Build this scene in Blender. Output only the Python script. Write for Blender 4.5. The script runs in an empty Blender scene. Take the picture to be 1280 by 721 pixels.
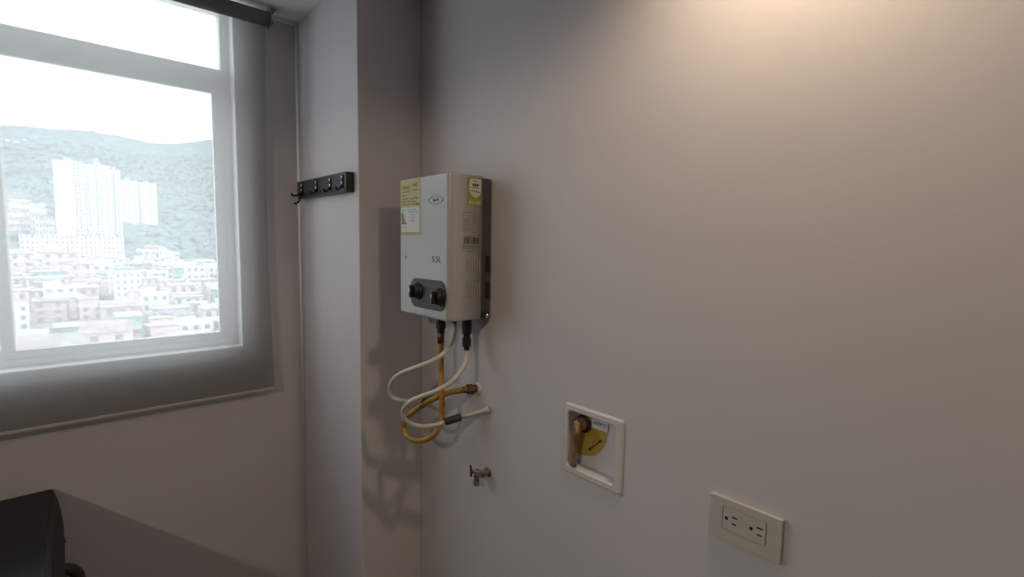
import bpy, bmesh, math, random
from mathutils import Vector, Matrix
PI = math.pi
C = bpy.context.scene.collection
S = bpy.context.scene

# ------------------------------------------------------------------ camera
F = 627.5                                   # focal length in pixels of a 1280 px wide frame
yaw, pit, roll = math.radians(42.013), math.radians(5.202), math.radians(0.969)
fw = Vector((math.sin(yaw)*math.cos(pit), math.cos(yaw)*math.cos(pit), -math.sin(pit)))
rt = Vector((math.cos(yaw), -math.sin(yaw), 0)); up = rt.cross(fw)
r2 = rt*math.cos(roll) + up*math.sin(roll); u2 = -rt*math.sin(roll) + up*math.cos(roll)
cam = bpy.data.cameras.new('camera'); cam.sensor_fit = 'HORIZONTAL'; cam.sensor_width = 36; cam.lens = 36*F/1280
cam.clip_start = 0.02; cam.clip_end = 6000
co = bpy.data.objects.new('camera', cam); C.objects.link(co)
M = Matrix((r2, u2, -fw)).transposed().to_4x4(); M.translation = (0, 0, 1.6); co.matrix_world = M
S.camera = co

# ------------------------------------------------------------------ sky, lamps, exposure
SKY = 7.2
wd = bpy.data.worlds.new('overcast_sky'); S.world = wd; wd.use_nodes = True
nt = wd.node_tree; nt.nodes.clear()
tc = nt.nodes.new('ShaderNodeTexCoord'); sep = nt.nodes.new('ShaderNodeSeparateXYZ')
rp = nt.nodes.new('ShaderNodeValToRGB'); bg = nt.nodes.new('ShaderNodeBackground'); wo = nt.nodes.new('ShaderNodeOutputWorld')
nt.links.new(tc.outputs['Generated'], sep.inputs[0]); nt.links.new(sep.outputs['Z'], rp.inputs[0])
rp.color_ramp.elements[0].position = 0.0; rp.color_ramp.elements[0].color = (0.93, 0.97, 1.0, 1)
rp.color_ramp.elements[1].position = 1.0; rp.color_ramp.elements[1].color = (0.84, 0.91, 1.0, 1)
nt.links.new(rp.outputs[0], bg.inputs[0]); bg.inputs[1].default_value = SKY
nt.links.new(bg.outputs[0], wo.inputs[0])

S.view_settings.view_transform = 'Standard'; S.view_settings.look = 'None'
S.view_settings.exposure = 0.0; S.view_settings.gamma = 1.0; S.view_settings.use_curve_mapping = False
try:
    S.cycles.max_bounces = 10; S.cycles.diffuse_bounces = 6; S.cycles.transparent_max_bounces = 24
    S.cycles.caustics_reflective = False; S.cycles.caustics_refractive = False
except Exception: pass

LAMP1 = (0.675, 0.285, 2.265); LAMP1_W = 15.5; LAMP1_C = (1.0, 0.77, 0.53)
LAMP2 = (-1.55, -0.10, 2.275); LAMP2_W = 37.0; LAMP2_C = (1.0, 0.82, 0.62)

# window portal: tells the renderer where the daylight enters
pl = bpy.data.lights.new('window_portal', 'AREA'); pl.shape = 'RECTANGLE'; pl.size = 1.75; pl.size_y = 1.05
pl.cycles.is_portal = True
po = bpy.data.objects.new('window_portal', pl); C.objects.link(po)
po.location = (-0.44, 1.93, 1.77); po.rotation_euler = (-PI/2, 0, 0)

# ------------------------------------------------------------------ helpers
def mat(name, col, rough=0.6, metal=0.0, spec=0.5, noise=0.0, nscale=20, bump=0.0, bscale=200, col2=None, coat=0.0):
    m = bpy.data.materials.new(name); m.use_nodes = True; t = m.node_tree; b = t.nodes['Principled BSDF']
    b.inputs['Base Color'].default_value = (*col, 1); b.inputs['Roughness'].default_value = rough
    b.inputs['Metallic'].default_value = metal; b.inputs['Specular IOR Level'].default_value = spec
    b.inputs['Coat Weight'].default_value = coat
    g = t.nodes.new('ShaderNodeTexCoord')
    if noise or col2:
        n = t.nodes.new('ShaderNodeTexNoise'); n.inputs['Scale'].default_value = nscale; n.inputs['Detail'].default_value = 5
        t.links.new(g.outputs['Object'], n.inputs['Vector'])
        r = t.nodes.new('ShaderNodeValToRGB'); c2 = col2 or tuple(c*(1-noise) for c in col)
        r.color_ramp.elements[0].color = (*c2, 1); r.color_ramp.elements[1].color = (*col, 1)
        r.color_ramp.elements[0].position = 0.35; r.color_ramp.elements[1].position = 0.65
        t.links.new(n.outputs['Fac'], r.inputs[0]); t.links.new(r.outputs[0], b.inputs['Base Color'])
    if bump:
        n = t.nodes.new('ShaderNodeTexNoise'); n.inputs['Scale'].default_value = bscale; n.inputs['Detail'].default_value = 3
        t.links.new(g.outputs['Object'], n.inputs['Vector'])
        bp = t.nodes.new('ShaderNodeBump'); bp.inputs['Strength'].default_value = bump; bp.inputs['Distance'].default_value = 0.01
        t.links.new(n.outputs['Fac'], bp.inputs['Height']); t.links.new(bp.outputs[0], b.inputs['Normal'])
    return m

def box(bm, x0, x1, y0, y1, z0, z1, bev=0.0, seg=2):
    r = bmesh.ops.create_cube(bm, size=1.0)
    vs = r['verts']
    for v in vs:
        v.co = Vector(((x0+x1)/2 + v.co.x*(x1-x0), (y0+y1)/2 + v.co.y*(y1-y0), (z0+z1)/2 + v.co.z*(z1-z0)))
    if bev:
        es = list({e for v in vs for e in v.link_edges})
        bmesh.ops.bevel(bm, geom=es, offset=bev, segments=seg, affect='EDGES', profile=0.5)

def smooth_path(pts, n=10):
    P = [Vector(p) for p in pts]; P = [P[0]*2-P[1]] + P + [P[-1]*2-P[-2]]; out = []
    for i in range(1, len(P)-2):
        for k in range(n):
            t = k/n; a, b, c, d = P[i-1], P[i], P[i+1], P[i+2]
            out.append(0.5*((2*b)+(-a+c)*t+(2*a-5*b+4*c-d)*t*t+(-a+3*b-3*c+d)*t**3))
    out.append(P[-2]); return out

def tube(bm, pts, rad, seg=12, cap=True):
    P = [Vector(p) for p in pts]; n = len(P); rings = []
    R = rad if callable(rad) else (lambda i, n: rad)
    T = [(P[min(i+1, n-1)]-P[max(i-1, 0)]).normalized() for i in range(n)]
    a = Vector((0, 0, 1)) if abs(T[0].z) < 0.9 else Vector((1, 0, 0))
    N = (a - T[0]*a.dot(T[0])).normalized()
    for i in range(n):
        N = (N - T[i]*N.dot(T[i])).normalized(); B = T[i].cross(N); r = R(i, n)
        rings.append([bm.verts.new(P[i] + N*r*math.cos(2*PI*k/seg) + B*r*math.sin(2*PI*k/seg)) for k in range(seg)])
    for i in range(n-1):
        for k in range(seg):
            f = bm.faces.new((rings[i][k], rings[i][(k+1) % seg], rings[i+1][(k+1) % seg], rings[i+1][k])); f.smooth = True
    if cap: bm.faces.new(rings[0][::-1]); bm.faces.new(rings[-1])

def lathe(bm, base, axis, prof, seg=20, smooth=True):
    """prof: list of (distance along axis, radius)"""
    A = Vector(axis).normalized(); a = Vector((0, 0, 1)) if abs(A.z) < 0.9 else Vector((1, 0, 0))
    N = (a - A*a.dot(A)).normalized(); B = A.cross(N); O = Vector(base); rings = []
    for d, r in prof:
        rings.append([bm.verts.new(O + A*d + N*max(r, 1e-5)*math.cos(2*PI*k/seg) + B*max(r, 1e-5)*math.sin(2*PI*k/seg)) for k in range(seg)])
    for i in range(len(rings)-1):
        for k in range(seg):
            f = bm.faces.new((rings[i][k], rings[i][(k+1) % seg], rings[i+1][(k+1) % seg], rings[i+1][k])); f.smooth = smooth
    bm.faces.new(rings[0][::-1]); bm.faces.new(rings[-1])

def prism(bm, poly, mtx, d):
    """poly in local XY extruded 0..d along local Z"""
    a = [bm.verts.new(mtx @ Vector((x, y, 0))) for x, y in poly]; b = [bm.verts.new(mtx @ Vector((x, y, d))) for x, y in poly]
    n = len(poly); bm.faces.new(a[::-1]); bm.faces.new(b)
    for i in range(n): bm.faces.new((a[i], a[(i+1) % n], b[(i+1) % n], b[i]))

def rrect(w, h, r, n=5, cx=0, cy=0):
    o = []
    for sx, sy, a0 in ((1, 1, 0), (-1, 1, 90), (-1, -1, 180), (1, -1, 270)):
        for k in range(n+1):
            a = math.radians(a0+90*k/n); o.append((cx+sx*(w/2-r)+r*math.cos(a), cy+sy*(h/2-r)+r*math.sin(a)))
    return o

def frame(bm, outer, inner, mtx, d):
    n = len(outer)
    vs = [[bm.verts.new(mtx @ Vector((x, y, z))) for x, y in L] for L in (outer, inner) for z in (0, d)]
    oa, ob, ia, ib = vs
    for i in range(n):
        j = (i+1) % n
        bm.faces.new((oa[i], oa[j], ob[j], ob[i])); bm.faces.new((ia[j], ia[i], ib[i], ib[j]))
        bm.faces.new((ob[i], ob[j], ib[j], ib[i])); bm.faces.new((oa[j], oa[i], ia[i], ia[j]))

def place(ax, o):
    """local frames of surfaces: 'x' faces -x (viewer looks +x), 'y' faces -y"""
    if ax == 'x': m = Matrix(((0, 0, -1), (-1, 0, 0), (0, 1, 0))).to_4x4()
    elif ax == 'y': m = Matrix(((1, 0, 0), (0, 0, -1), (0, 1, 0))).to_4x4()
    m.translation = Vector(o); return m

def obj(name, bm, m, parent=None, kind=None, normals=True, sm=False):
    if normals: bmesh.ops.recalc_face_normals(bm, faces=bm.faces[:])
    me = bpy.data.meshes.new(name); bm.to_mesh(me); bm.free()
    for q in (m if isinstance(m, (list, tuple)) else [m]): me.materials.append(q)
    if sm:
        for f in me.polygons: f.use_smooth = True
    o = bpy.data.objects.new(name, me); C.objects.link(o)
    if parent is not None:
        o.parent = parent; o.matrix_parent_inverse = Matrix.Translation(parent['_o'] if '_o' in parent else (0, 0, 0)).inverted() if '_o' in parent else Matrix()
    if kind: o['kind'] = kind
    return o

ORIG = {}
def thing(name, label, cat, loc, group=None):
    o = bpy.data.objects.new(name, None); C.objects.link(o); o.location = loc; o.empty_display_size = 0.05
    o['label'] = label; o['category'] = cat
    if group: o['group'] = group
    return o

def part(name, bm, m, parent, **k):
    """geometry is given in world coordinates; the part is parented with its thing's offset undone"""
    o = obj(name, bm, m, None, **k)
    root = parent
    off = Vector((0, 0, 0))
    while root is not None:
        off += Vector(root.location); root = root.parent
    o.data.transform(Matrix.Translation(-off)); o.parent = parent
    return o

def tag(o, label, cat, group=None):
    o['label'] = label; o['category'] = cat
    if group: o['group'] = group
    return o

def text(bm, s, mtx, size, align='CENTER', ext=0.0003, sx=1.0):
    cu = bpy.data.curves.new('t', 'FONT'); cu.body = s; cu.size = size; cu.extrude = ext/2; cu.align_x = align; cu.align_y = 'CENTER'; cu.resolution_u = 3
    t = bpy.data.objects.new('t', cu); C.objects.link(t)
    dg = bpy.context.evaluated_depsgraph_get(); dg.update()
    me = bpy.data.meshes.new_from_object(t.evaluated_get(dg))
    me.transform(mtx @ Matrix.Diagonal((sx, 1, 1, 1))); bm.from_mesh(me)
    bpy.data.objects.remove(t); bpy.data.curves.remove(cu); bpy.data.meshes.remove(me)

def strip(bm, mtx, x, y, w, h, d=0.0003):
    prism(bm, [(x-w/2, y-h/2), (x+w/2, y-h/2), (x+w/2, y+h/2), (x-w/2, y+h/2)], mtx, d)

# ------------------------------------------------------------------ materials
WALL = mat('wall_paint', (0.60, 0.575, 0.595), 0.55, spec=0.25, noise=0.04, nscale=2.5, bump=0.04, bscale=45)
CEIL = mat('ceiling_paint', (0.72, 0.71, 0.70), 0.7, spec=0.2)
FARW = mat('far_room_paint', (0.34, 0.33, 0.33), 0.6, noise=.05, nscale=3)
TILE = mat('floor_tile', (0.26, 0.245, 0.235), 0.35, noise=0.1, nscale=4)
CAULK = mat('white_caulk', (0.92, 0.92, 0.92), 0.4)
ALU = mat('white_aluminium', (0.80, 0.79, 0.78), 0.4)
BLACKP = mat('black_plastic', (0.012, 0.012, 0.014), 0.35, noise=0.2, nscale=30)
WHITEP = mat('white_plastic', (0.70, 0.67, 0.63), 0.35)
BRASS = mat('brass', (0.50, 0.31, 0.14), 0.45, metal=.5, noise=0.3, nscale=60)
STEEL = mat('chrome_steel', (0.7, 0.7, 0.7), 0.25, metal=1.0)

# ------------------------------------------------------------------ the room
XR, YW, XC, YC, ZC = 0.82, 1.779, 0.62, 1.325, 2.309     # right wall, window wall, column side, column front, ceiling
XL, YB = -3.0, -2.6
TH = 0.12                                                 # thickness of the window wall
WX0, WX1, WZ0, WZ1 = -1.32, 0.43, 1.25, 2.3085            # window opening
def struct(name, bm, m): return obj(name, bm, m, kind='structure')
bm = bmesh.new(); box(bm, XL-.1, XR+.1, YB-.1, YW+TH, -0.1, 0); struct('floor', bm, TILE)
bm = bmesh.new(); box(bm, XL-.1, XR+.1, YB-.1, YW+TH, ZC, ZC+.15); struct('ceiling', bm, CEIL)
# right wall with the recess for the gas box
RY0, RY1, RZ0, RZ1 = 0.583, 0.718, 1.107, 1.240
bm = bmesh.new()
for a in ((YB-.1, RY0, 0, ZC), (RY1, YW+TH, 0, ZC), (RY0, RY1, 0, RZ0), (RY0, RY1, RZ1, ZC)): box(bm, XR, XR+.1, *a)
struct('wall_right', bm, WALL)
bm = bmesh.new()
for a in ((XL, WX0, 0, ZC), (WX1, XR, 0, ZC), (WX0, WX1, 0, WZ0), (WX0, WX1, WZ1, ZC)):
    box(bm, a[0], a[1], YW, YW+TH, a[2], a[3])
struct('wall_back', bm, WALL)
bm = bmesh.new(); box(bm, XC, XR, YC, YW, 0, ZC, 0.002, 1); struct('column', bm, WALL)
bm = bmesh.new(); box(bm, XL-.1, XL, YB, YW+TH, 0, ZC); struct('wall_left', bm, FARW)
bm = bmesh.new(); box(bm, XL, XR, YB-.1, YB, 0, ZC); struct('wall_front', bm, FARW)
bm = bmesh.new(); tube(bm, [(XC-.0035, YW-.0035, 0.9), (XC-.0035, YW-.0035, ZC-.004)], 0.0055, 8); struct('trim_1', bm, CAULK)
bm = bmesh.new(); tube(bm, [(XC-.0035, YW-.0035, ZC-.0035), (WX0, YW-.0035, ZC-.0035)], 0.0050, 8); struct('trim_2', bm, CAULK)

# ------------------------------------------------------------------ window
GY = YW + 0.075
win = bpy.data.objects.new('window_1', None); C.objects.link(win); win['kind'] = 'structure'; win.location = (-.44, YW, WZ0)
bm = bmesh.new()
box(bm, WX0, WX1, YW+.055, YW+.10, WZ0, WZ0+.022, .002)                     # outer frame: bottom, top, sides
box(bm, WX0, WX1, YW+.055, YW+.10, WZ1-.011, WZ1, .002)
box(bm, WX1-.027, WX1, YW+.0555, YW+.0995, WZ0+.0221, WZ1-.0111, .002)
box(bm, WX0, WX0+.022, YW+.0555, YW+.0995, WZ0+.0221, WZ1-.0111, .002)
part('window_frame', bm, ALU, win)
bm = bmesh.new(); box(bm, WX0+.023, WX1-.023, YW+.056, YW+.10, 2.066, 2.126, .003)
box(bm, WX0+.023, WX1-.023, YW+.050, YW+.0559, 2.088, 2.106, .001)
part('transom', bm, ALU, win)
def sash(x0, x1, y):
    bm = bmesh.new(); w = .026
    for a in ((x0, x1, 1.273, 1.295), (x0, x1, 2.05, 2.066)): box(bm, a[0], a[1], y, y+.018, a[2], a[3], .002)
    for a in ((x0, x0+w), (x1-w, x1)): box(bm, a[0], a[1], y+.0002, y+.0178, 1.2952, 2.0498, .002)
    s = part('sash', bm, ALU, win)
    bm = bmesh.new(); box(bm, x0+w-.004, x1-w+.004, y+.007, y+.011, 1.291, 2.054)
    part('pane', bm, GLASS, s)
GLASS = bpy.data.materials.new('window_glass'); GLASS.use_nodes = True; t = GLASS.node_tree; t.nodes.clear()
tr = t.nodes.new('ShaderNodeBsdfTransparent'); tr.inputs[0].default_value = (0.95, 0.97, 0.97, 1)
gl = t.nodes.new('ShaderNodeBsdfGlossy'); gl.inputs['Roughness'].default_value = 0.02
fa = t.nodes.new('ShaderNodeLayerWeight'); pw = t.nodes.new('ShaderNodeMath'); pw.operation = 'POWER'; pw.inputs[1].default_value = 5.0
lw = t.nodes.new('ShaderNodeMath'); lw.operation = 'MULTIPLY_ADD'; lw.inputs[1].default_value = .5; lw.inputs[2].default_value = .035
t.links.new(fa.outputs['Facing'], pw.inputs[0]); t.links.new(pw.outputs[0], lw.inputs[0])
mx = t.nodes.new('ShaderNodeMixShader'); ou = t.nodes.new('ShaderNodeOutputMaterial')
t.links.new(lw.outputs[0], mx.inputs[0]); t.links.new(tr.outputs[0], mx.inputs[1]); t.links.new(gl.outputs[0], mx.inputs[2]); t.links.new(mx.outputs[0], ou.inputs[0])
sash(-.126, .4025, YW+.058); sash(-.66, -.098, YW+.079); sash(-1.296, -.632, YW+.058)
bm = bmesh.new(); box(bm, WX0+.02, WX1-.02, GY, GY+.004, 2.12, 2.299); part('pane', bm, GLASS, win)
bm = bmesh.new()
box(bm, WX0, WX1, YW-.002, YW+.054, WZ0-.006, WZ0+.0015, .001); part('window_sill', bm, CAULK, win)
bm = bmesh.new(); box(bm, WX1-.0025, WX1+.0005, YW-.001, YW+.0545, WZ0, WZ1, .0008); part('window_jamb', bm, CAULK, win)

# ------------------------------------------------------------------ roller blind
FAB = bpy.data.materials.new('screen_fabric'); FAB.use_nodes = True; t = FAB.node_tree; t.nodes.clear()
tr = t.nodes.new('ShaderNodeBsdfTransparent'); tl = t.nodes.new('ShaderNodeBsdfTranslucent'); df = t.nodes.new('ShaderNodeBsdfDiffuse')
tl.inputs[0].default_value = (0.30, 0.30, 0.30, 1); df.inputs[0].default_value = (0.45, 0.425, 0.40, 1)
ad = t.nodes.new('ShaderNodeMixShader'); ad.inputs[0].default_value = 0.40
mx = t.nodes.new('ShaderNodeMixShader'); mx.inputs[0].default_value = 0.75; ou = t.nodes.new('ShaderNodeOutputMaterial')
tcn = t.nodes.new('ShaderNodeTexCoord'); nz = t.nodes.new('ShaderNodeTexNoise'); nz.inputs['Scale'].default_value = 900
bp = t.nodes.new('ShaderNodeBump'); bp.inputs['Strength'].default_value = .1; bp.inputs['Distance'].default_value = .001
t.links.new(tcn.outputs['Object'], nz.inputs['Vector']); t.links.new(nz.outputs['Fac'], bp.inputs['Height']); t.links.new(bp.outputs[0], df.inputs['Normal'])
t.links.new(tl.outputs[0], ad.inputs[1]); t.links.new(df.outputs[0], ad.inputs[2])
t.links.new(tr.outputs[0], mx.inputs[1]); t.links.new(ad.outputs[0], mx.inputs[2]); t.links.new(mx.outputs[0], ou.inputs[0])
BY = 1.743
TUBE = mat('grey_fabric_roll', (0.17, 0.165, 0.16), 0.8, spec=.2, bump=.1, bscale=700)
blind = thing('roller_blind', 'sheer grey screen roller blind drawn down over the bright window', 'blind', (-.44, BY, 1.11))
bm = bmesh.new(); X0 = -1.45; nz_, nx = 24, 40; g = []
for j in range(nz_+1):
    v = j/nz_; z = 2.268 - v*(2.268-1.108); row = []
    for i in range(nx+1):
        u = i/nx; xe = 0.513 - 0.009*math.sin(PI*v)**1.2
        row.append(bm.verts.new((X0+(xe-X0)*u, BY + 0.002*math.sin(5*u+3*v) + .006*math.sin(PI*v)*max(0, (u-.9)/.1)**2, z)))
    g.append(row)
for j in range(nz_):
    for i in range(nx): bm.faces.new((g[j][i], g[j][i+1], g[j+1][i+1], g[j+1][i])).smooth = True
part('fabric', bm, FAB, blind)
bm = bmesh.new(); box(bm, X0, .513, BY-.0025, BY+.0025, 1.101, 1.109, .0015); hb = part('hem_bar', bm, mat('pale_hem_bar', (.5, .47, .43), .5), blind)
bm = bmesh.new(); lathe(bm, (X0, 1.7205, 2.2755), (1, 0, 0), [(0, .022), (.513-X0, .022)], 28); part('roller_tube', bm, TUBE, blind)
bm = bmesh.new(); box(bm, .5155, .5195, 1.698, 1.744, 2.251, 2.309, .001)
box(bm, .5197, .535, 1.710, 1.736, 2.303, 2.3088, .001); br = part('bracket', bm, mat('steel_bracket', (.25, .25, .25), .4, metal=.6), blind)
for z in (2.262, 2.292):
    bm = bmesh.new(); lathe(bm, (.5196, 1.706, z), (1, 0, 0), [(0, .005), (.003, .005), (.004, .003)], 12); part('screw', bm, BLACKP, br)

# ------------------------------------------------------------------ ceiling lamps (out of frame, they light the wall)
def downlight(loc, watt, col, label, spot, beam, soft):
    t_ = thing('recessed_downlight', label, 'ceiling light', (loc[0], loc[1], ZC-.012))
    bm = bmesh.new(); lathe(bm, (loc[0], loc[1], ZC-.0005), (0, 0, -1), [(0, .045), (.004, .045), (.008, .040), (.008, .032)], 28)
    part('trim_ring', bm, WHITEP, t_)
    em = bpy.data.materials.new('lamp_lens'); em.use_nodes = True; b = em.node_tree.nodes['Principled BSDF']
    b.inputs['Emission Color'].default_value = (*col, 1); b.inputs['Emission Strength'].default_value = 3
    bm = bmesh.new(); lathe(bm, (loc[0], loc[1], ZC-.0088), (0, 0, -1), [(0, .030), (.003, .030), (.005, .02)], 24); part('lens', bm, em, t_)
    L = bpy.data.lights.new('downlight_lamp', 'SPOT'); L.spot_size = math.radians(beam); L.spot_blend = soft; L.shadow_soft_size = spot; L.energy = watt; L.color = col
    lo = bpy.data.objects.new('downlight_lamp', L); C.objects.link(lo); lo.location = loc
downlight(LAMP1, LAMP1_W, LAMP1_C, 'warm recessed downlight in the ceiling close to the right wall', .034, 157, 1.0)
downlight(LAMP2, LAMP2_W, LAMP2_C, 'warm recessed downlight in the ceiling of the room on the left', .04, 172, .1)

# ------------------------------------------------------------------ gas water heater
HX0, HX1, HY0, HY1, HZ0, HZ1 = 0.680, 0.775, 0.975, 1.208, 1.409, 1.761
COVER = mat('white_enamel', (0.39, 0.385, 0.38), 0.24, spec=.5, coat=.3)
GREYM = mat('dull_grey_steel', (0.085, 0.078, 0.074), 0.5, metal=.4)
heater = thing('gas_water_heater', 'white enamelled gas water heater with two black knobs on the right wall', 'water heater', (.75, 1.09, HZ0))
bm = bmesh.new()                                         # cover: rounded vertical corners, small bevel at top and bottom
prof = []
def corner(cx, cy, r, a0, a1, n=8): return [(cx+r*math.cos(math.radians(a0+(a1-a0)*k/n)), cy+r*math.sin(math.radians(a0+(a1-a0)*k/n))) for k in range(n+1)]
plan = [(HX1, HY1)] + corner(HX0+.006, HY1-.006, .006, 90, 180) + corner(HX0+.019, HY0+.019, .019, 180, 270) + [(HX1, HY0)]
rings = []
cxm, cym = HX1, (HY0+HY1)/2
for z, s in ((HZ0, .975), (HZ0+.002, .99), (HZ0+.006, 1), (HZ1-.006, 1), (HZ1-.002, .99), (HZ1, .975)):
    rings.append([bm.verts.new((cxm+(x-cxm)*s, cym+(y-cym)*(1-(1-s)*.6), z)) for x, y in plan])
for i in range(len(rings)-1):
    for k in range(len(plan)):
        f = bm.faces.new((rings[i][k], rings[i][(k+1) % len(plan)], rings[i+1][(k+1) % len(plan)], rings[i+1][k]))
        f.smooth = k < len(plan)-1
bm.faces.new(rings[0][::-1]); bm.faces.new(rings[-1])
cover = part('cover', bm, COVER, heater)
m_ = cover.modifiers.new('n', 'WEIGHTED_NORMAL')
bm = bmesh.new(); box(bm, HX1+.0003, XR-.003, HY0+.014, HY1-.014, HZ0+.010, HZ1-.0015, .006)
box(bm, HX1+.02, XR-.001, HY0+.02, HY0+.05, HZ0-.004, HZ0+.02, .002)
back = part('back_housing', bm, GREYM, heater)
for z0 in (1.524, 1.458):
    bm = bmesh.new(); prism(bm, rrect(.013, .043, .004, 3, .806, z0+.021), place('y', (0, HY0+.0137, 0)), .0012); part('vent_slot', bm, BLACKP, back)
bm = bmesh.new(); lathe(bm, (.807, HY0+.024, HZ0+.006), (0, -1, -.3), [(0, .006), (.010, .006), (.013, .003)], 12); part('earth_screw', bm, STEEL, back)
# pressed vent slits in the side of the cover
bm = bmesh.new()
for k in range(6):
    for (za, zb) in ((1.529, 1.560), (1.465, 1.503)):
        prism(bm, rrect(.0022, zb-za, .001, 2, .731+k*.0075, (za+zb)/2), place('y', (0, HY0, 0)), .0010)
part('vent_slit', bm, mat('enamel_louvre', (.31, .30, .29), .4), cover)['kind'] = 'stuff'
FX = HX0-.0002
fx = lambda d=0: place('x', (FX-d, 0, 0))                # local x = -world y, local y = world z
# control panel and knobs
PAN = mat('speckled_grey_panel', (.085, .08, .075), .55, col2=(.03, .03, .03), nscale=500)
bm = bmesh.new(); prism(bm, rrect(.156, .074, .026, 8, -1.069, 1.4685), fx(), .003)
panel = part('control_panel', bm, PAN, heater)
for ky, kz in ((1.108, 1.474), (1.008, 1.467)):
    bm = bmesh.new(); lathe(bm, (FX-.0031, ky, kz), (-1, 0, 0), [(0, .0220), (.003, .0220), (.004, .0190), (.013, .0175), (.015, .016), (.0155, .010)], 28)
    k_ = part('knob', bm, BLACKP, panel)
    bm2 = bmesh.new(); box(bm2, FX-.030, FX-.0182, ky-.0045, ky+.0045, kz-.016, kz+.016, .003)
    part('grip', bm2, BLACKP, k_)
    bm2 = bmesh.new(); prism(bm2, rrect(.003, .010, .001, 2), place('x', (FX-.0302, ky, kz+.004)), .0004); part('pointer', bm2, WHITEP, k_)
# badge, capacity mark and ignition mark
INK = mat('dark_print', (.05, .05, .055), .6); GINK = mat('grey_print', (.24, .24, .24), .6)
bm = bmesh.new(); cy, cz = 1.034, 1.700
def ell(a, b, n=28, p=2.0): return [(-cy+a*math.copysign(abs(math.cos(2*PI*k/n))**(2/p), math.cos(2*PI*k/n)), cz+b*math.copysign(abs(math.sin(2*PI*k/n))**(2/p), math.sin(2*PI*k/n))) for k in range(n)]
frame(bm, ell(.034, .0125, p=1.4), ell(.0328, .0115, p=1.4), fx(), .0003)
frame(bm, ell(.0285, .0088), ell(.0277, .0082), fx(), .0003)
badge = part('badge', bm, GINK, heater)
bm = bmesh.new(); text(bm, 'haceb', place('x', (FX-.0002, cy, cz)), .0105); part('badge_lettering', bm, INK, badge)
bm = bmesh.new(); text(bm, '5.5L', place('x', (FX-.0002, 1.031, 1.556)), .021, sx=1.15); part('capacity_mark', bm, INK, heater)
bm = bmesh.new(); prism(bm, rrect(.004, .008, .0015, 3, -1.175, 1.558), fx(), .0004); part('flame_mark', bm, INK, heater)
# yellow energy label
YEL = mat('yellow_paper', (.50, .45, .20), .6, noise=.08, nscale=90); PAP = mat('white_paper', (.60, .61, .62), .6)
L0, L1 = 1.2015, 1.102
bm = bmesh.new(); strip(bm, fx(), -(L0+L1)/2, 1.6855, L0-L1, .141, .0004); lab = part('energy_label', bm, YEL, heater)
bm = bmesh.new(); strip(bm, fx(.0005), -1.153, 1.655, .090, .064, .0002); part('white_panel', bm, PAP, lab)
bm = bmesh.new(); PM = fx(.0008)
text(bm, 'Energía', place('x', (FX-.0005, 1.174, 1.739)), .0125); text(bm, 'GAS', place('x', (FX-.0005, 1.129, 1.743)), .013)
random.seed(4)
for z, x0, x1 in ((1.727, 1.19, 1.155), (1.730, 1.14, 1.11), (1.718, 1.197, 1.172), (1.709, 1.190, 1.165), (1.7085, 1.15, 1.113), (1.702, 1.197, 1.150), (1.701, 1.145, 1.125),
                  (1.695, 1.195, 1.115), (1.7125, 1.129, 1.121), (1.6925, 1.125, 1.105), (1.6965, 1.120, 1.108)): strip(bm, fx(.0005), -(x0+x1)/2, z, x0-x1, .0016)
bm.verts.ensure_lookup_table()
part('print', bm, mat('brown_print', (.09, .07, .03), .6), lab)
bm = bmesh.new()
for z, x0, x1 in ((1.679, 1.195, 1.175), (1.680, 1.165, 1.125), (1.675, 1.163, 1.115), (1.6675, 1.150, 1.130), (1.661, 1.150, 1.128), (1.655, 1.15, 1.132), (1.6515, 1.15, 1.132), (1.636, 1.196, 1.170), (1.6215, 1.194, 1.125), (1.6175, 1.17, 1.14)):
    strip(bm, fx(.0008), -(x0+x1)/2, z, x0-x1, .0014)
part('print', bm, GINK, lab)
for k, c in enumerate(((.03, .09, .04), (.05, .13, .04), (.16, .15, .03), (.26, .13, .08), (.30, .12, .09), (.33, .10, .09), (.33, .07, .07))):
    bm = bmesh.new(); strip(bm, fx(.0008), -(1.195-.005*.5-.0014*k), 1.6725-.0045*k, .007+.0028*k, .0036); part('rating_bar', bm, mat('rating_bar_ink', c, .6), lab)
# stickers on the side of the cover
fy = lambda d=0: place('y', (0, HY0-.0002-d, 0))
OLI = mat('olive_green_sticker', (.22, .22, .045), .55); CRM = mat('cream_paper', (.52, .49, .44), .6)
bm = bmesh.new(); prism(bm, rrect(.040, .066, .005, 4, .751, 1.722), fy(), .0004); gs = part('green_sticker', bm, OLI, heater)
bm = bmesh.new(); prism(bm, [(.7345, 1.733), (.7355, 1.721), (.741, 1.713), (.754, 1.706), (.766, 1.712), (.7700, 1.719), (.7700, 1.7515), (.739, 1.7515), (.7355, 1.744)], fy(.0005), .0002); part('white_panel', bm, CRM, gs)
bm = bmesh.new(); prism(bm, rrect(.0165, .008, .002, 3, .7415, 1.695), fy(.0005), .0002); prism(bm, rrect(.0165, .008, .002, 3, .761, 1.695), fy(.0005), .0002); part('pale_box', bm, mat('pale_olive', (.36, .35, .14), .6), gs)
bm = bmesh.new()
for x, z, w, h in ((.752, 1.7465, .014, .0015), (.747, 1.737, .005, .007), (.753, 1.737, .005, .0075), (.760, 1.737, .006, .007), (.752, 1.730, .026, .0014), (.747, 1.7225, .022, .0014), (.760, 1.7205, .016, .0014)): strip(bm, fy(.0008), x, z, w, h)
part('print', bm, INK, gs)
bm = bmesh.new()
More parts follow.
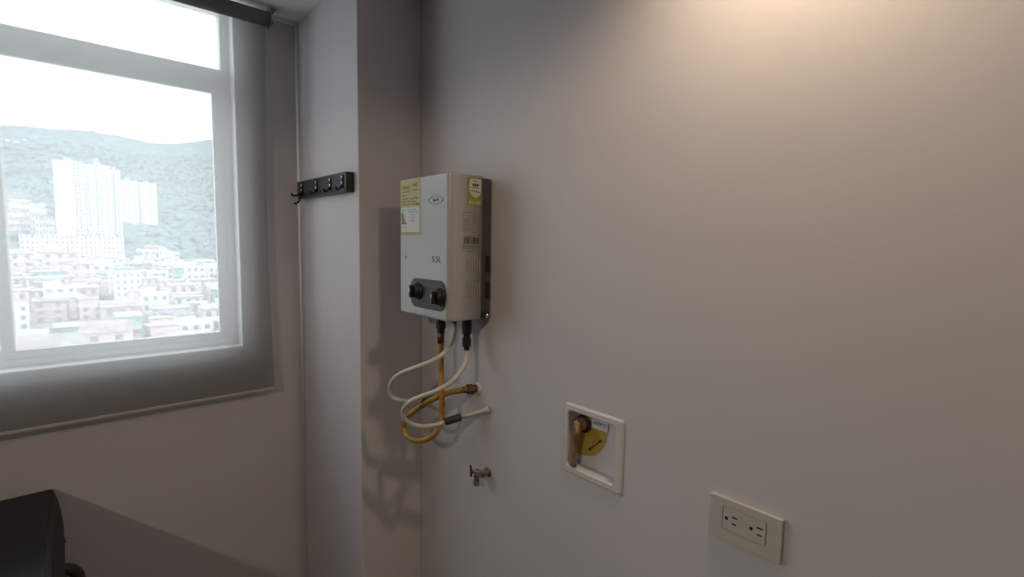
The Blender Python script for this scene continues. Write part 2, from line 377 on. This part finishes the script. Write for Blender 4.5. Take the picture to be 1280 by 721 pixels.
for z, x0, x1 in ((1.6705, .716, .735), (1.6695, .739, .767), (1.663, .716, .726), (1.6625, .744, .766), (1.659, .75, .766), (1.655, .716, .733), (1.6525, .746, .758), (1.6505, .716, .738), (1.646, .718, .737), (1.6445, .746, .760),
                  (1.642, .718, .735), (1.638, .717, .732), (1.6375, .746, .753), (1.633, .716, .736), (1.629, .716, .741), (1.6245, .718, .728), (1.624, .747, .757), (1.614, .730, .752),
                  (1.592, .716, .768), (1.5895, .716, .768), (1.587, .716, .768), (1.5845, .718, .766), (1.5795, .716, .768), (1.577, .732, .752)): strip(bm, fy(), (x0+x1)/2, z, x1-x0, .0013)
part('rating_plate_print', bm, mat('faint_print', (.22, .19, .17), .6), heater)
bm = bmesh.new(); x = .7205; random.seed(2)
while x < .7665:
    w = random.choice((.0012, .0024, .0036)); strip(bm, fy(), x+w/2, 1.6035, w, .0155); x += w + random.choice((.0012, .0018, .0026))
part('barcode', bm, INK, heater)
# nipples under the heater
for nm, x, y, prof in (('gas_inlet', .745, 1.107, [(0, .009), (.008, .009), (.008, .011), (.024, .011), (.026, .013), (.040, .013), (.042, .010), (.052, .010)]),
                       ('hot_water_outlet', .755, 1.061, [(0, .010), (.016, .010), (.017, .007), (.020, .007)]),
                       ('cold_water_inlet', .770, 1.026, [(0, .009), (.006, .009), (.008, .0125), (.044, .0125), (.047, .009), (.056, .009), (.057, .0115), (.078, .0115), (.080, .0075), (.088, .0075)])):
    bm = bmesh.new(); lathe(bm, (x, y, HZ0+.001), (0, 0, -1), prof, 14, False); part(nm, bm, mat('blackened_brass', (.035, .03, .027), .45, metal=.5, noise=.4, nscale=120), heater)

# ------------------------------------------------------------------ hoses
GASH = mat('yellow_rubber', (.42, .24, .04), .45, noise=.35, nscale=55)
WHH = mat('milky_hose', (.58, .54, .48), .3, noise=.1, nscale=60)
BRZ = mat('tarnished_brass', (.20, .14, .09), .4, metal=.8, noise=.5, nscale=90)
gas = [(0.745,1.107,1.352),(0.745,1.107,1.320),(0.744,1.104,1.279),(0.733,1.085,1.206),(0.729,1.076,1.158),(0.722,1.073,1.125),(0.708,1.078,1.099),(0.691,1.098,1.081),(0.682,1.136,1.070),(0.678,1.169,1.074),(0.678,1.187,1.094),(0.682,1.170,1.126),(0.695,1.132,1.159),(0.719,1.106,1.182),(0.753,1.090,1.195),(0.780,1.066,1.204),(0.798,1.052,1.207)]
h = thing('gas_hose', 'yellow rubber gas hose hanging in a loop under the heater', 'hose', (.745, 1.107, 1.05))
bm = bmesh.new(); tube(bm, smooth_path(gas), .0078, 14); part('hose', bm, GASH, h)
bm = bmesh.new(); tube(bm, [(.745, 1.107, 1.366), (.745, 1.107, 1.330)], .0095, 12); part('ferrule', bm, BRZ, h)
bm = bmesh.new(); d = Vector((.022, -.012, .002)); lathe(bm, (.786, 1.062, 1.205), (.9, -.42, .05), [(0, .0095), (.010, .0095), (.010, .0140), (.026, .0140), (.026, .011), (.037, .011)], 8, False); part('end_nut', bm, BRZ, h)
A = [(0.755,1.061,1.394),(0.752,1.057,1.366),(0.738,1.050,1.340),(0.704,1.034,1.320),(0.672,1.042,1.303),(0.648,1.073,1.286),(0.635,1.120,1.264),(0.630,1.157,1.239),(0.630,1.173,1.211),(0.635,1.167,1.191),(0.645,1.147,1.185),(0.667,1.134,1.182),(0.697,1.128,1.181)]
h = thing('hot_water_hose', 'milky white hose from the heater centre looping far left, behind the yellow hose', 'hose', (.755, 1.061, 1.14))
bm = bmesh.new(); tube(bm, smooth_path(A), .0062, 14); part('hose', bm, WHH, h)
bm = bmesh.new(); tube(bm, [(0.696,1.128,1.181), (0.735,1.126,1.182)], .0082, 10); part('coupling', bm, mat('dark_coupling', (.05, .043, .04), .5, noise=.4, nscale=100), h)
bm = bmesh.new(); tube(bm, smooth_path([(0.735,1.126,1.182),(0.785,1.096,1.191),(0.8195,1.068,1.197)]), .0058, 12); part('pipe_stub', bm, WHH, h)
B = [(0.770,1.026,1.325),(0.768,1.022,1.306),(0.752,1.012,1.285),(0.712,1.005,1.256),(0.678,1.019,1.235),(0.654,1.054,1.216),(0.635,1.081,1.198),(0.630,1.103,1.173),(0.635,1.108,1.149),(0.654,1.102,1.131),(0.678,1.083,1.124),(0.710,1.070,1.125),(0.733,1.066,1.130)]
h = thing('cold_water_hose', 'milky white hose from the right heater connector looping in front of the yellow hose', 'hose', (.77, 1.026, 1.09))
bm = bmesh.new(); tube(bm, smooth_path(B), .0062, 14); part('hose', bm, WHH, h)
bm = bmesh.new(); tube(bm, [(0.731,1.066,1.1285), (0.7655,1.043,1.140)], .0104, 10); part('coupling', bm, mat('dark_coupling', (.05, .043, .04), .5, noise=.4, nscale=100), h)
bm = bmesh.new(); tube(bm, [(0.7656,1.043,1.140),(0.790,1.018,1.151),(0.810,.998,1.160),(0.8195,.989,1.165)], lambda i, n: (.0062, .0058, .0062, .010)[i], 14); part('pipe_stub', bm, WHH, h)
# wall flanges of the two water pipes and the gas pipe
h = thing('gas_wall_outlet', 'round pipe stub in the wall where the yellow hose ends', 'pipe', (XR, 1.043, 1.2075))
bm = bmesh.new(); lathe(bm, (XR, 1.043, 1.2075), (-1, 0, 0), [(0, .017), (.0018, .017), (.0025, .012)], 20); part('wall_flange', bm, WHITEP, h)

# ------------------------------------------------------------------ small tap
tap = thing('wall_tap', 'small tarnished metal tap low on the wall below the hoses', 'tap', (XR, .995, .99))
TARN = mat('tarnished_chrome', (.42, .38, .33), .35, metal=.7, noise=.65, nscale=140)
bm = bmesh.new(); lathe(bm, (XR, .992, .992), (-1, 0, 0), [(0, .013), (.003, .013), (.005, .007), (.016, .007), (.016, .009), (.024, .009)], 16, False); part('wall_stub', bm, TARN, tap)
bm = bmesh.new(); lathe(bm, (.787, .997, 1.006), (0, .1, -1), [(0, .006), (.003, .0085), (.022, .0085), (.024, .006), (.028, .006), (.028, .0085), (.042, .0085), (.042, .006)], 12, False)
lathe(bm, (.797, .995, .994), (-1, 0, 0), [(0, .0085), (.010, .0085)], 10, False); part('body', bm, TARN, tap)
bm = bmesh.new()
for dy, dz in ((0, .005), (.004, -.001), (-.004, -.001)): lathe(bm, (.7786, .997+dy, .991+dz), (-1, 0, 0), [(0, .0016), (.0008, .0016)], 8)
part('bolt', bm, BLACKP, tap)
bm = bmesh.new(); tube(bm, smooth_path([(.787, 1.008, .993), (.785, 1.016, .995), (.784, 1.021, 1.002), (.784, 1.023, 1.010)], 4), .0028, 8)
box(bm, .781, .787, 1.0175, 1.0225, .980, 1.004, .002); part('lever', bm, mat('dark_lever', (.04, .035, .03), .5), tap)

# ------------------------------------------------------------------ gas valve box
gb = thing('gas_valve_box', 'square white recessed wall box with a brass gas valve and yellow disc', 'valve box', (XR, .645, RZ0))
m0 = place('x', (XR-.0005, 0, 0)); cy, cz = -.6455, 1.1735
bm = bmesh.new(); outer = rrect(.157, .157, .006, 5, cy, 1.1735); inner = rrect(.127, .125, .009, 5, cy-.005, 1.1735)
o2 = rrect(.149, .149, .006, 5, cy, 1.1735); i2 = rrect(.131, .129, .010, 5, cy-.005, 1.1735)
n = len(outer); L = [[bm.verts.new(m0 @ Vector((x, y, z))) for x, y in P] for P, z in ((outer, 0), (outer, .002), (o2, .0045), (i2, .0045), (inner, .002), (inner, -.028))]
for a in range(5):
    for i in range(n): bm.faces.new((L[a][i], L[a][(i+1) % n], L[a+1][(i+1) % n], L[a+1][i]))
bm.faces.new(L[5]); part('housing', bm, mat('box_plastic', (.62, .60, .60), .35), gb)
BX = XR+.0272
bm = bmesh.new()                                          # D-shaped yellow disc: a quarter of a circle around the valve
c0 = (-.7195, 1.206); poly = []
poly = [(-.712, 1.2055), (-.712, 1.131)]
for k in range(17):
    a = math.radians(-92+91*k/16); poly.append((-.703+.0735*math.cos(a), 1.204+.0735*math.sin(a)))
poly += [(-.629, 1.2055)]
YD = mat('yellow_card', (.50, .33, .05), .6, noise=.15, nscale=40)
yd = None
bm = bmesh.new(); prism(bm, [(x, y) for x, y in poly], place('x', (BX, 0, 0)), .0012); yd = part('yellow_disc', bm, YD, gb)
bm = bmesh.new(); prism(bm, [(-.712, 1.206), (-.627, 1.206), (-.627, 1.2275), (-.712, 1.2275)], place('x', (BX, 0, 0)), .0010); part('olive_card', bm, mat('olive_card', (.36, .30, .10), .6), gb)
bm = bmesh.new(); prism(bm, [(-.670, 1.202), (-.628, 1.202), (-.628, 1.2235), (-.670, 1.2235)], place('x', (BX-.0014, 0, 0)), .0006); tg = part('white_tag', bm, PAP, gb)
bm = bmesh.new(); mt = place('x', (BX-.0021, .649, 1.2145)); text(bm, 'ABIERTO', mt, .0100, ext=.0004, sx=.86); part('lettering', bm, INK, tg)
bm = bmesh.new(); p0, p1 = Vector((BX-.0018, .675, 1.151)), Vector((BX-.0018, .647, 1.178))
tube(bm, [p0, p1], .0011, 8)
for p in (p0, p1): lathe(bm, p+Vector((.0005, 0, 0)), (-1, 0, 0), [(0, .0032), (.0012, .0032)], 12)
part('arrow_mark', bm, mat('brown_ink', (.10, .03, .012), .6), yd)
valve = part('valve_body', (lambda b: (lathe(b, (BX-.0015, .697, 1.203), (-1, .0, 0), [(0, .015), (.006, .015), (.008, .0125), (.017, .0125), (.020, .011), (.022, .006)], 18), b)[1])(bmesh.new()), BRASS, gb)
bm = bmesh.new(); lathe(bm, (BX-.0012, .693, 1.204), (-1, 0, 0), [(0, .0205), (.002, .0205)], 24); part('gasket', bm, mat('dark_gasket', (.04, .025, .015), .7), valve)
bm = bmesh.new(); HXv = BX-.030
tube(bm, smooth_path([(HXv+.006, .690, 1.206), (HXv, .686, 1.194), (HXv, .690, 1.172), (HXv, .693, 1.150), (HXv, .695, 1.128), (HXv, .696, 1.114)], 6), lambda i, n: .0080-.0018*math.sin(PI*i/n)-.001*(i/n), 12)
part('lever_handle', bm, mat('worn_brass_lever', (.40, .22, .10), .5, metal=.25, noise=.55, nscale=60), valve)

# ------------------------------------------------------------------ double socket outlet
ou_ = thing('socket_outlet', 'white double power socket plate at the lower right of the wall', 'socket', (XR, .325, 1.105))
SP = mat('socket_plastic', (.50, .48, .45), .38)
m1 = place('x', (XR-.0005, 0, 0)); cy, cz = -.3245, 1.1425
bm = bmesh.new(); P0 = rrect(.1175, .0735, .003, 4, cy, cz); P1 = rrect(.1155, .0715, .003, 4, cy, cz)
Q = rrect(.0720, .0395, .001, 4, cy, cz+.003)
L = [[bm.verts.new(m1 @ Vector((x, y, z))) for x, y in P] for P, z in ((P0, 0), (P0, .0065), (P1, .008), (Q, .008), (Q, .004))]
for a in range(4):
    for i in range(len(P0)): bm.faces.new((L[a][i], L[a][(i+1) % len(P0)], L[a+1][(i+1) % len(P0)], L[a+1][i]))
bm.faces.new(L[4]); part('cover_plate', bm, SP, ou_)
bm = bmesh.new(); prism(bm, rrect(.0690, .0385, .001, 4, cy, cz+.003), place('x', (XR-.0047, 0, 0)), .0042); ins = part('socket_insert', bm, SP, ou_)
for py in (.345, .3045):
    bm = bmesh.new(); b2 = place('x', (XR-.00892, py, cz+.0035))
    prism(bm, rrect(.0092, .0022, .0006, 2, .0055, .0058), b2, .0003); part('slot', bm, BLACKP, ins)
    bm = bmesh.new(); prism(bm, rrect(.0078, .0022, .0006, 2, .0050, -.0058), b2, .0003); part('slot', bm, BLACKP, ins)
    bm = bmesh.new(); prism(bm, rrect(.0058, .0056, .0026, 4, -.0080, 0), b2, .0003); part('earth_hole', bm, BLACKP, ins)

# ------------------------------------------------------------------ coat hook rack on the column
rack = thing('hook_rack', 'short black wall rack with four black hooks on the column', 'hook rack', (XC, 1.53, 1.735))
RB = mat('black_wood', (.014, .013, .014), .38, noise=.3, nscale=40)
bm = bmesh.new(); box(bm, .596, XC-.001, 1.352, 1.735, 1.733, 1.788, .0015, 2); part('board', bm, RB, rack)
HKM = mat('black_metal', (.02, .02, .022), .22, metal=.6)
for y in (1.375, 1.460, 1.565, 1.690):
    bm = bmesh.new()
    prism(bm, rrect(.014, .036, .005, 4), place('x', (.5962, y, 1.762)), .0025)
    hk = part('hook', bm, HKM, rack)
    far = y > 1.65
    k1 = 1.0 if far else .55                               # the far hook is folded out, the others hug the board
    bm = bmesh.new(); tube(bm, smooth_path([(.594, y, 1.752), (.594-.009*k1, y, 1.744), (.594-.020*k1, y, 1.739), (.594-.028*k1, y, 1.740), (.594-.032*k1, y, 1.746)], 5), lambda i, n: .0030 if i < n-4 else .0036, 10)
    part('upper_prong', bm, HKM, hk)
    if far:
        bm = bmesh.new(); tube(bm, smooth_path([(.594, y, 1.746), (.590, y, 1.735), (.586, y, 1.724), (.578, y, 1.716), (.570, y, 1.714)], 5), .0032, 10)
        part('lower_prong', bm, HKM, hk)
    for z in (1.774, 1.758):
        bm = bmesh.new(); lathe(bm, (.5936, y, z), (-1, 0, 0), [(0, .0045), (.0014, .0038), (.0022, .001)], 12); part('screw', bm, STEEL, hk)  # bright heads, oversized to stand in for highlights on the hooks

# ------------------------------------------------------------------ black washing machine
wm = thing('washing_machine', 'black washing machine top in the lower left corner under the window', 'washing machine', (-.36, 1.4, 0))
GLB = mat('glossy_black', (.003, .003, .0035), .30, spec=.25); MATB = mat('satin_black', (.008, .007, .007), .5, spec=.25); BRN = mat('dark_brown_grey', (.045, .036, .032), .4)
WXR, WYB, WYF, WT = -.028, 1.768, 1.08, .926
bm = bmesh.new(); box(bm, -.66, -.052, WYF+.004, WYB-.004, .03, WT-.20, .012, 3); box(bm, -.64, -.075, WYF+.03, WYB-.02, WT-.199, WT-.157, .0)
part('body', bm, BRN, wm)
bm = bmesh.new()                                         # top collar with sloping shoulders
sec = [(-.665, WT-.155), (-.665, WT-.012), (-.650, WT), (-.050, WT), (-.044, WT-.003), (-.037, WT-.030), (-.031, WT-.065), (-.028, WT-.105), (-.028, WT-.155)]
prism(bm, [(x, z) for x, z in sec], place('y', (0, WYB, 0)) @ Matrix.Translation((0, 0, 0)), WYB-WYF)
col = part('top_collar', bm, MATB, wm)
bm = bmesh.new(); box(bm, -.645, -.052, WYF+.012, WYB-.008, WT+.0002, WT+.003, .0012, 2); part('lid', bm, GLB, wm)
bm = bmesh.new(); lathe(bm, (-.0278, WYB-.012, WT-.146), (1, 0, 0), [(0, .006), (.003, .006), (.005, .003)], 12); part('hinge_pin', bm, STEEL, col)
bm = bmesh.new(); tube(bm, smooth_path([(-.080, 1.742, .716), (-.045, 1.745, .710), (-.020, 1.747, .698), (-.006, 1.75, .675), (-.003, 1.75, .635), (-.01, 1.74, .54), (-.046, 1.73, .48)], 8), .014, 14); part('drain_hose', bm, BRN, wm)
for sx in (-.62, -.08):
    for sy in (WYF+.05, WYB-.05):
        bm = bmesh.new(); lathe(bm, (sx, sy, 0), (0, 0, 1), [(0, .022), (.02, .022), (.031, .012)], 14); part('foot', bm, BLACKP, wm)

# ------------------------------------------------------------------ outside: hazy hillside town
EYE = 1.6
def prof(y, x):
    s = x/max(y, 1)
    pts = [(0, -42), (120, -34), (200, -35), (350, -31), (520, -22+ -8*max(0, s)*5), (620, -14-30*max(0, s)), (720, 4-10*max(0, s)), (850, 34), (1000, 78), (1200, 145), (1400, 213), (1500, 210), (1900, 120)]
    for (a, za), (b, zb) in zip(pts, pts[1:]):
        if y <= b:
            t = (y-a)/(b-a); return EYE + za+(zb-za)*t
    return EYE+pts[-1][1]
from mathutils import noise as NZ
def ridge(x, y):
    k = min(1, max(0, (y-650)/500)); s = x/max(y, 1)
    skyl = (.155 + .003*math.sin(s*40) + (.012*max(0, (s-.15)/.05)) )/.153
    h = prof(y, x)
    h = EYE+(h-EYE)*(1+(skyl-1)*k) if y > 900 else h
    return h + k*(NZ.noise(Vector((x/60, y/60, 0)))*7 + NZ.noise(Vector((x/18, y/18, 3)))*3.5)
bm = bmesh.new(); G = []
ys = [40+20*i for i in range(10)] + [240+14*i for i in range(90)]; ys = [y for y in ys if y <= 1500]
for y in ys:
    G.append([bm.verts.new((y*(-1.1+2.2*i/180), y, ridge(y*(-1.1+2.2*i/180), y))) for i in range(181)])
for j in range(len(G)-1):
    for i in range(180): bm.faces.new((G[j][i], G[j][i+1], G[j+1][i+1], G[j+1][i])).smooth = True
HILL = mat('hazy_wooded_slope', (.22, .265, .265), .95, spec=.0, col2=(.17, .21, .225), nscale=.03)  # pale bluish base colour has the distance haze painted in
GRD = mat('dusty_streets', (.42, .39, .37), .95, spec=0, col2=(.30, .31, .29), nscale=.06)
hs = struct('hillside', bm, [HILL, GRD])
for p in hs.data.polygons:
    c = p.center
    if c.y < 640 and c.y < 640-1000*(c.x/c.y-.08): p.material_index = 1

wallc = {'white': (.72, .715, .70), 'pink': (.70, .58, .575), 'mint': (.34, .56, .53), 'grey': (.44, .44, .46), 'brick': (.60, .49, .47), 'tower': (.80, .80, .785)}
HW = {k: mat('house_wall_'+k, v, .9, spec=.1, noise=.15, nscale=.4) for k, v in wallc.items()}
RF = [mat('roof_sheet_'+k, v, .8, spec=.1, noise=.2, nscale=.5) for k, v in (('pale', (.52, .52, .525)), ('rust', (.42, .36, .35)), ('grey', (.34, .34, .35)))]
WD = mat('dark_window', (.28, .285, .29), .4)
def house(name, w, d, hgt, colr, roof, floors, ncol, kind=0, label='', cat='house', group=None):
    """one house with its foot at the origin, front towards -y"""
    r = thing(name, label, cat, (0, 0, 0), group)
    bm = bmesh.new(); box(bm, -w/2, w/2, 0, d, -6, hgt)
    if kind == 1: box(bm, -w/2, w*.05, d*.3, d, hgt+.01, hgt+2.4)
    part('wall', bm, HW[colr], r)
    bm = bmesh.new()
    if kind == 0: box(bm, -w/2-.4, w/2+.4, -.5, d+.2, hgt+.02, hgt+.35)
    elif kind == 1: box(bm, -w/2-.3, w*.05+.3, d*.3-.4, d+.2, hgt+2.42, hgt+2.7)
    else:
        a = [bm.verts.new(v) for v in ((-w/2-.4, -.6, hgt+.02), (w/2+.4, -.6, hgt+.02), (w/2+.4, d+.3, hgt+.02), (-w/2-.4, d+.3, hgt+.02), (-w/2-.4, d/2, hgt+1.7), (w/2+.4, d/2, hgt+1.7))]
        for f in ((0, 1, 5, 4), (2, 3, 4, 5), (0, 4, 3), (1, 2, 5), (0, 3, 2, 1)): bm.faces.new([a[i] for i in f])
    part('roof', bm, roof, r)
    bm = bmesh.new(); fh = hgt/floors
    for f in range(floors):
        for c in range(ncol):
            x = -w/2 + (c+.5)*w/ncol; ww = min(1.3, w/ncol*.42)
            box(bm, x-ww/2, x+ww/2, -.08, -.01, fh*f+fh*.35, fh*f+fh*.8)
    part('window', bm, WD, r)['kind'] = 'stuff'
    return r
def copy_tree(o):
    c = o.copy(); C.objects.link(c)
    for ch in o.children:
        k = ch.copy(); C.objects.link(k); k.parent = c
    return c
random.seed(11)
protos = []
for c, w, hgt, fl, nc, kd, rf, look in (
        ('white', 9, 6, 2, 3, 0, 0, 'low white flat-roofed house'), ('white', 8, 8.5, 3, 3, 1, 2, 'taller white house with a rooftop room'), ('white', 11, 5.5, 2, 3, 2, 0, 'wide white house with a pale pitched roof'),
        ('pink', 9, 6, 2, 3, 0, 0, 'low pale pink flat-roofed house'), ('pink', 8, 8, 3, 2, 2, 1, 'taller pale pink house with a rust pitched roof'), ('pink', 11, 5.5, 2, 3, 1, 0, 'wide pale pink house with a rooftop room'),
        ('mint', 9, 6.5, 2, 3, 0, 0, 'small mint green flat-roofed house'), ('grey', 8, 6, 2, 2, 0, 2, 'small grey flat-roofed house'), ('brick', 9, 7, 2, 3, 2, 1, 'brick-coloured house with a rust pitched roof'),
        ('brick', 8, 8, 3, 2, 0, 2, 'taller brick-coloured flat-roofed house')):
    protos.append(house('town_house', w, 7, hgt, c, RF[rf], fl, nc, kd, look + ' in the hazy town outside the window', 'house', 'town houses of the kind: ' + look))
used = set(); y = 158.0; wts = [6, 4, 5, 6, 4, 5, 1.5, 2, 3, 2]
heroes = [(-.070, -.016, 186, 236), (-.014, .024, 190, 250), (.061, .097, 290, 314), (.062, .096, 184, 224), (-.045, .08, 525, 640), (.125, .137, 350, 385)]
cnt = 0
while y < 640 and cnt < 285:
    x = y*(-.095) + random.uniform(0, 6)
    xe = y*.245
    while x < xe:
        k = random.choices(range(10), wts)[0]; sc = random.uniform(.85, 1.25)*(.92 + y/1400); hw = (9, 8, 11, 9, 8, 11, 9, 8, 9, 8)[k]*sc/2 + 1.2
        x += hw; yy = y+random.uniform(-.8, .8); s = x/yy
        ok = not any(a-hw/yy < s < b+hw/yy and c-14 < yy < d+3 for a, b, c, d in heroes)
        lim = 640 if s < .08 else 640-1100*(s-.08)
        if ok and yy < lim and random.random() < .93 and cnt < 285 and not (-.03 < s < .05 and 395 < yy < 440):
            o = protos[k] if k not in used else copy_tree(protos[k]); used.add(k)
            o.location = (x, yy, prof(yy, x)-.5); o.rotation_euler.z = math.radians(random.uniform(-9, 9)); o.scale = (sc, sc, sc*random.uniform(.85, 1.25)); cnt += 1
        x += hw + random.uniform(.2, 2.5)
    y *= 1.042; y += 4.4
for k in range(10):
    if k not in used: protos[k].location = (y*0, 640, prof(640, 0))
def hero(name, s0, s1, y, top, roof, colr, fl, nc, label, kind=0, cat='building', d=12):
    o = house(name, (s1-s0)*y, d, 1, colr, roof, fl, nc, kind, label, cat) if False else None
    base = prof(y, (s0+s1)/2*y); hgt = EYE+top*y-base
    o = house(name, (s1-s0)*y, d, hgt, colr, roof, fl, nc, kind, label, cat)
    o.location = ((s0+s1)/2*y, y, base); return o
hero('long_building', -.042, .076, 545, .000, RF[0], 'white', 5, 22, 'long low white apartment block in front of the tower foot', d=16)
hero('flat_building', -.066, -.020, 222, -.146, RF[0], 'mint', 2, 5, 'wide turquoise house at the lower left of the window view')
hero('corner_building', -.012, .022, 236, -.138, RF[0], 'mint', 3, 3, 'smaller turquoise block right of the wide turquoise house')
hero('terrace_building', .064, .094, 210, -.128, RF[0], 'mint', 3, 3, 'turquoise fronted building in the middle of the lower town')
hero('white_building', .062, .096, 300, -.058, RF[0], 'white', 5, 4, 'tall bright white house block rising in the middle of the town')
hero('slim_building', .127, .138, 360, -.080, RF[0], 'mint', 4, 1, 'slim mint building in the right half of the town')
# towers
def tower(s0, s1, y, top, label, ribs, d=18):
    base = prof(y, s0*y)-4; H = EYE+top*y-base; w = (s1-s0)*y
    r = thing('apartment_tower', label, 'tower', (s0*y+w/2, y, base))
    X = s0*y
    bm = bmesh.new(); box(bm, X, X+w, y, y+d, base, base+H); part('wall', bm, HW['tower'], r)
    bm = bmesh.new(); box(bm, X-.4, X+w+.4, y-.4, y+d+.4, base+H+.02, base+H+1.2); box(bm, X+w*.35, X+w*.6, y+4, y+d-4, base+H+1.21, base+H+4); part('roof', bm, RF[0], r)
    bm = bmesh.new(); n = int(H/3.1)
    for f in range(n):
        for (a, b) in ribs: box(bm, X+w*a, X+w*b, y-.12, y-.01, base+f*3.1+1, base+f*3.1+2.6)
    part('window', bm, WD, r)['kind'] = 'stuff'
    bm = bmesh.new()
    for a, b in ribs: box(bm, X+w*a-1, X+w*a-.3, y-.9, y-.02, base, base+H-.5)
    part('rib', bm, HW['white'], r)['kind'] = 'stuff'
    bm = bmesh.new()                                       # windows of the flank facing the camera side
    for f in range(n):
        for k in range(3): box(bm, X+w+.01, X+w+.12, y+2+k*5.5, y+4.2+k*5.5, base+f*3.1+1, base+f*3.1+2.4)
    part('side_window', bm, WD, r)['kind'] = 'stuff'
    return r
tower(-.002, .032, 600, .108, 'tallest and leftmost white apartment tower in front of the hill', [(.68, .76), (.80, .88), (.92, .97)])
tower(.034, .063, 618, .1055, 'second white apartment tower from the left with window columns', [(.08, .14), (.38, .46), (.56, .62), (.84, .92)])
tower(.0635, .0755, 640, .1005, 'narrow white apartment tower right of the two tallest towers', [(.2, .4), (.62, .8)])
tower(.074, .097, 760, .086, 'lower distant white block just right of the tower group', [(.2, .25), (.5, .55), (.8, .85)], 20)
tower(.0975, .1215, 770, .084, 'rightmost distant white block beside the wooded slope', [(.1, .14), (.16, .2), (.6, .66)], 20)
# blocks left of the towers
for i, (s0, s1, y, top, c, lab) in enumerate(((-.064, -.034, 760, .062, 'grey', 'wide grey block high up on the slope left of the towers'), (-.050, -.030, 720, .050, 'white', 'white block on the slope left of the towers'),
        (-.030, -.012, 700, .045, 'white', 'white building next to the left flank of the tallest tower'), (-.024, -.003, 660, .027, 'white', 'low white building at the left foot of the tallest tower'),
        (-.056, -.040, 690, .036, 'pink', 'pale pink building at the far left of the slope'), (-.085, -.066, 740, .058, 'white', 'white building at the left edge of the slope'))):
    hero('hillside_block', s0, s1, y, top, RF[i % 2*2], c, 4, 6, lab)
# far huts near the crest
for s, t, y_, lab in ((-.047, .128, 1150, 'tiny white house far up the hill, leftmost of the hilltop houses'), (-.038, .1275, 1155, 'tiny white house far up the hill, second of the hilltop houses'), (-.029, .130, 1160, 'tiny white house far up the hill, third of the hilltop houses'), (-.018, .136, 1195, 'tiny white house far up the hill, nearest the crest'), (.047, .112, 1080, 'tiny pale house alone on the hill above the towers')):
    yv = 700
    while ridge(s*yv, yv)-EYE < t*yv and yv < 1450: yv += 5
    o = house('hilltop_house', 8, 6, 5, 'white', RF[0], 2, 4, 0, lab, 'house'); o.location = (s*yv, yv, ridge(s*yv, yv)-1)
# woodland: one bumpy canopy of uncountable trees
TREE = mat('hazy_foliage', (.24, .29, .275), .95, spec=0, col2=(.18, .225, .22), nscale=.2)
ico = bmesh.new(); bmesh.ops.create_icosphere(ico, subdivisions=1, radius=1.0); iv = [v.co.copy() for v in ico.verts]; iff = [[v.index for v in f.verts] for f in ico.faces]; ico.free()
V, Fc = [], []; random.seed(5)
FOOT = []
bpy.context.view_layer.update()
for o in C.objects:
    if o.type == 'MESH' and o.name.startswith('wall') and o.parent is not None and o.parent.get('category'):
        q = [o.matrix_world @ Vector(c) for c in o.bound_box]
        FOOT.append((min(v.x for v in q), max(v.x for v in q), min(v.y for v in q), max(v.y for v in q)))
def tree(x, y, z, r):
    if any(a-r < x < b+r and c-r < y < d+r for a, b, c, d in FOOT): return
    b = len(V); 
    for v in iv:
        k = random.uniform(.8, 1.15); V.append((x+v.x*r*k, y+v.y*r*k, z+v.z*r*k*1.05+r*.15))
    for f in iff: Fc.append([b+i for i in f])
for _ in range(5200):
    yv = random.uniform(610, 1400); s = random.uniform(-.10, .27); x = s*yv
    if yv < 650+0*s and s < .08: continue
    if -.07 < s < -.0 and yv < 800 and random.random() < .75: continue
    tree(x, yv, ridge(x, yv)-(1 if yv < 1250 else 4), random.uniform(3.5, 7.5) if yv < 1250 else random.uniform(3, 5))
for (s0, s1, y0, y1, n, r) in ((-.055, -.004, 560, 650, 120, 4.5), (.077, .10, 560, 650, 70, 4.5), (-.03, .05, 398, 436, 110, 3.8), (.03, .06, 300, 330, 30, 3), (.10, .24, 420, 640, 200, 4)):
    for _ in range(n):
        s, yv = random.uniform(s0, s1), random.uniform(y0, y1)
        if s > .1 and yv < 635-1000*(s-.08): continue
        tree(s*yv, yv, prof(yv, s*yv), random.uniform(.7, 1.2)*r)
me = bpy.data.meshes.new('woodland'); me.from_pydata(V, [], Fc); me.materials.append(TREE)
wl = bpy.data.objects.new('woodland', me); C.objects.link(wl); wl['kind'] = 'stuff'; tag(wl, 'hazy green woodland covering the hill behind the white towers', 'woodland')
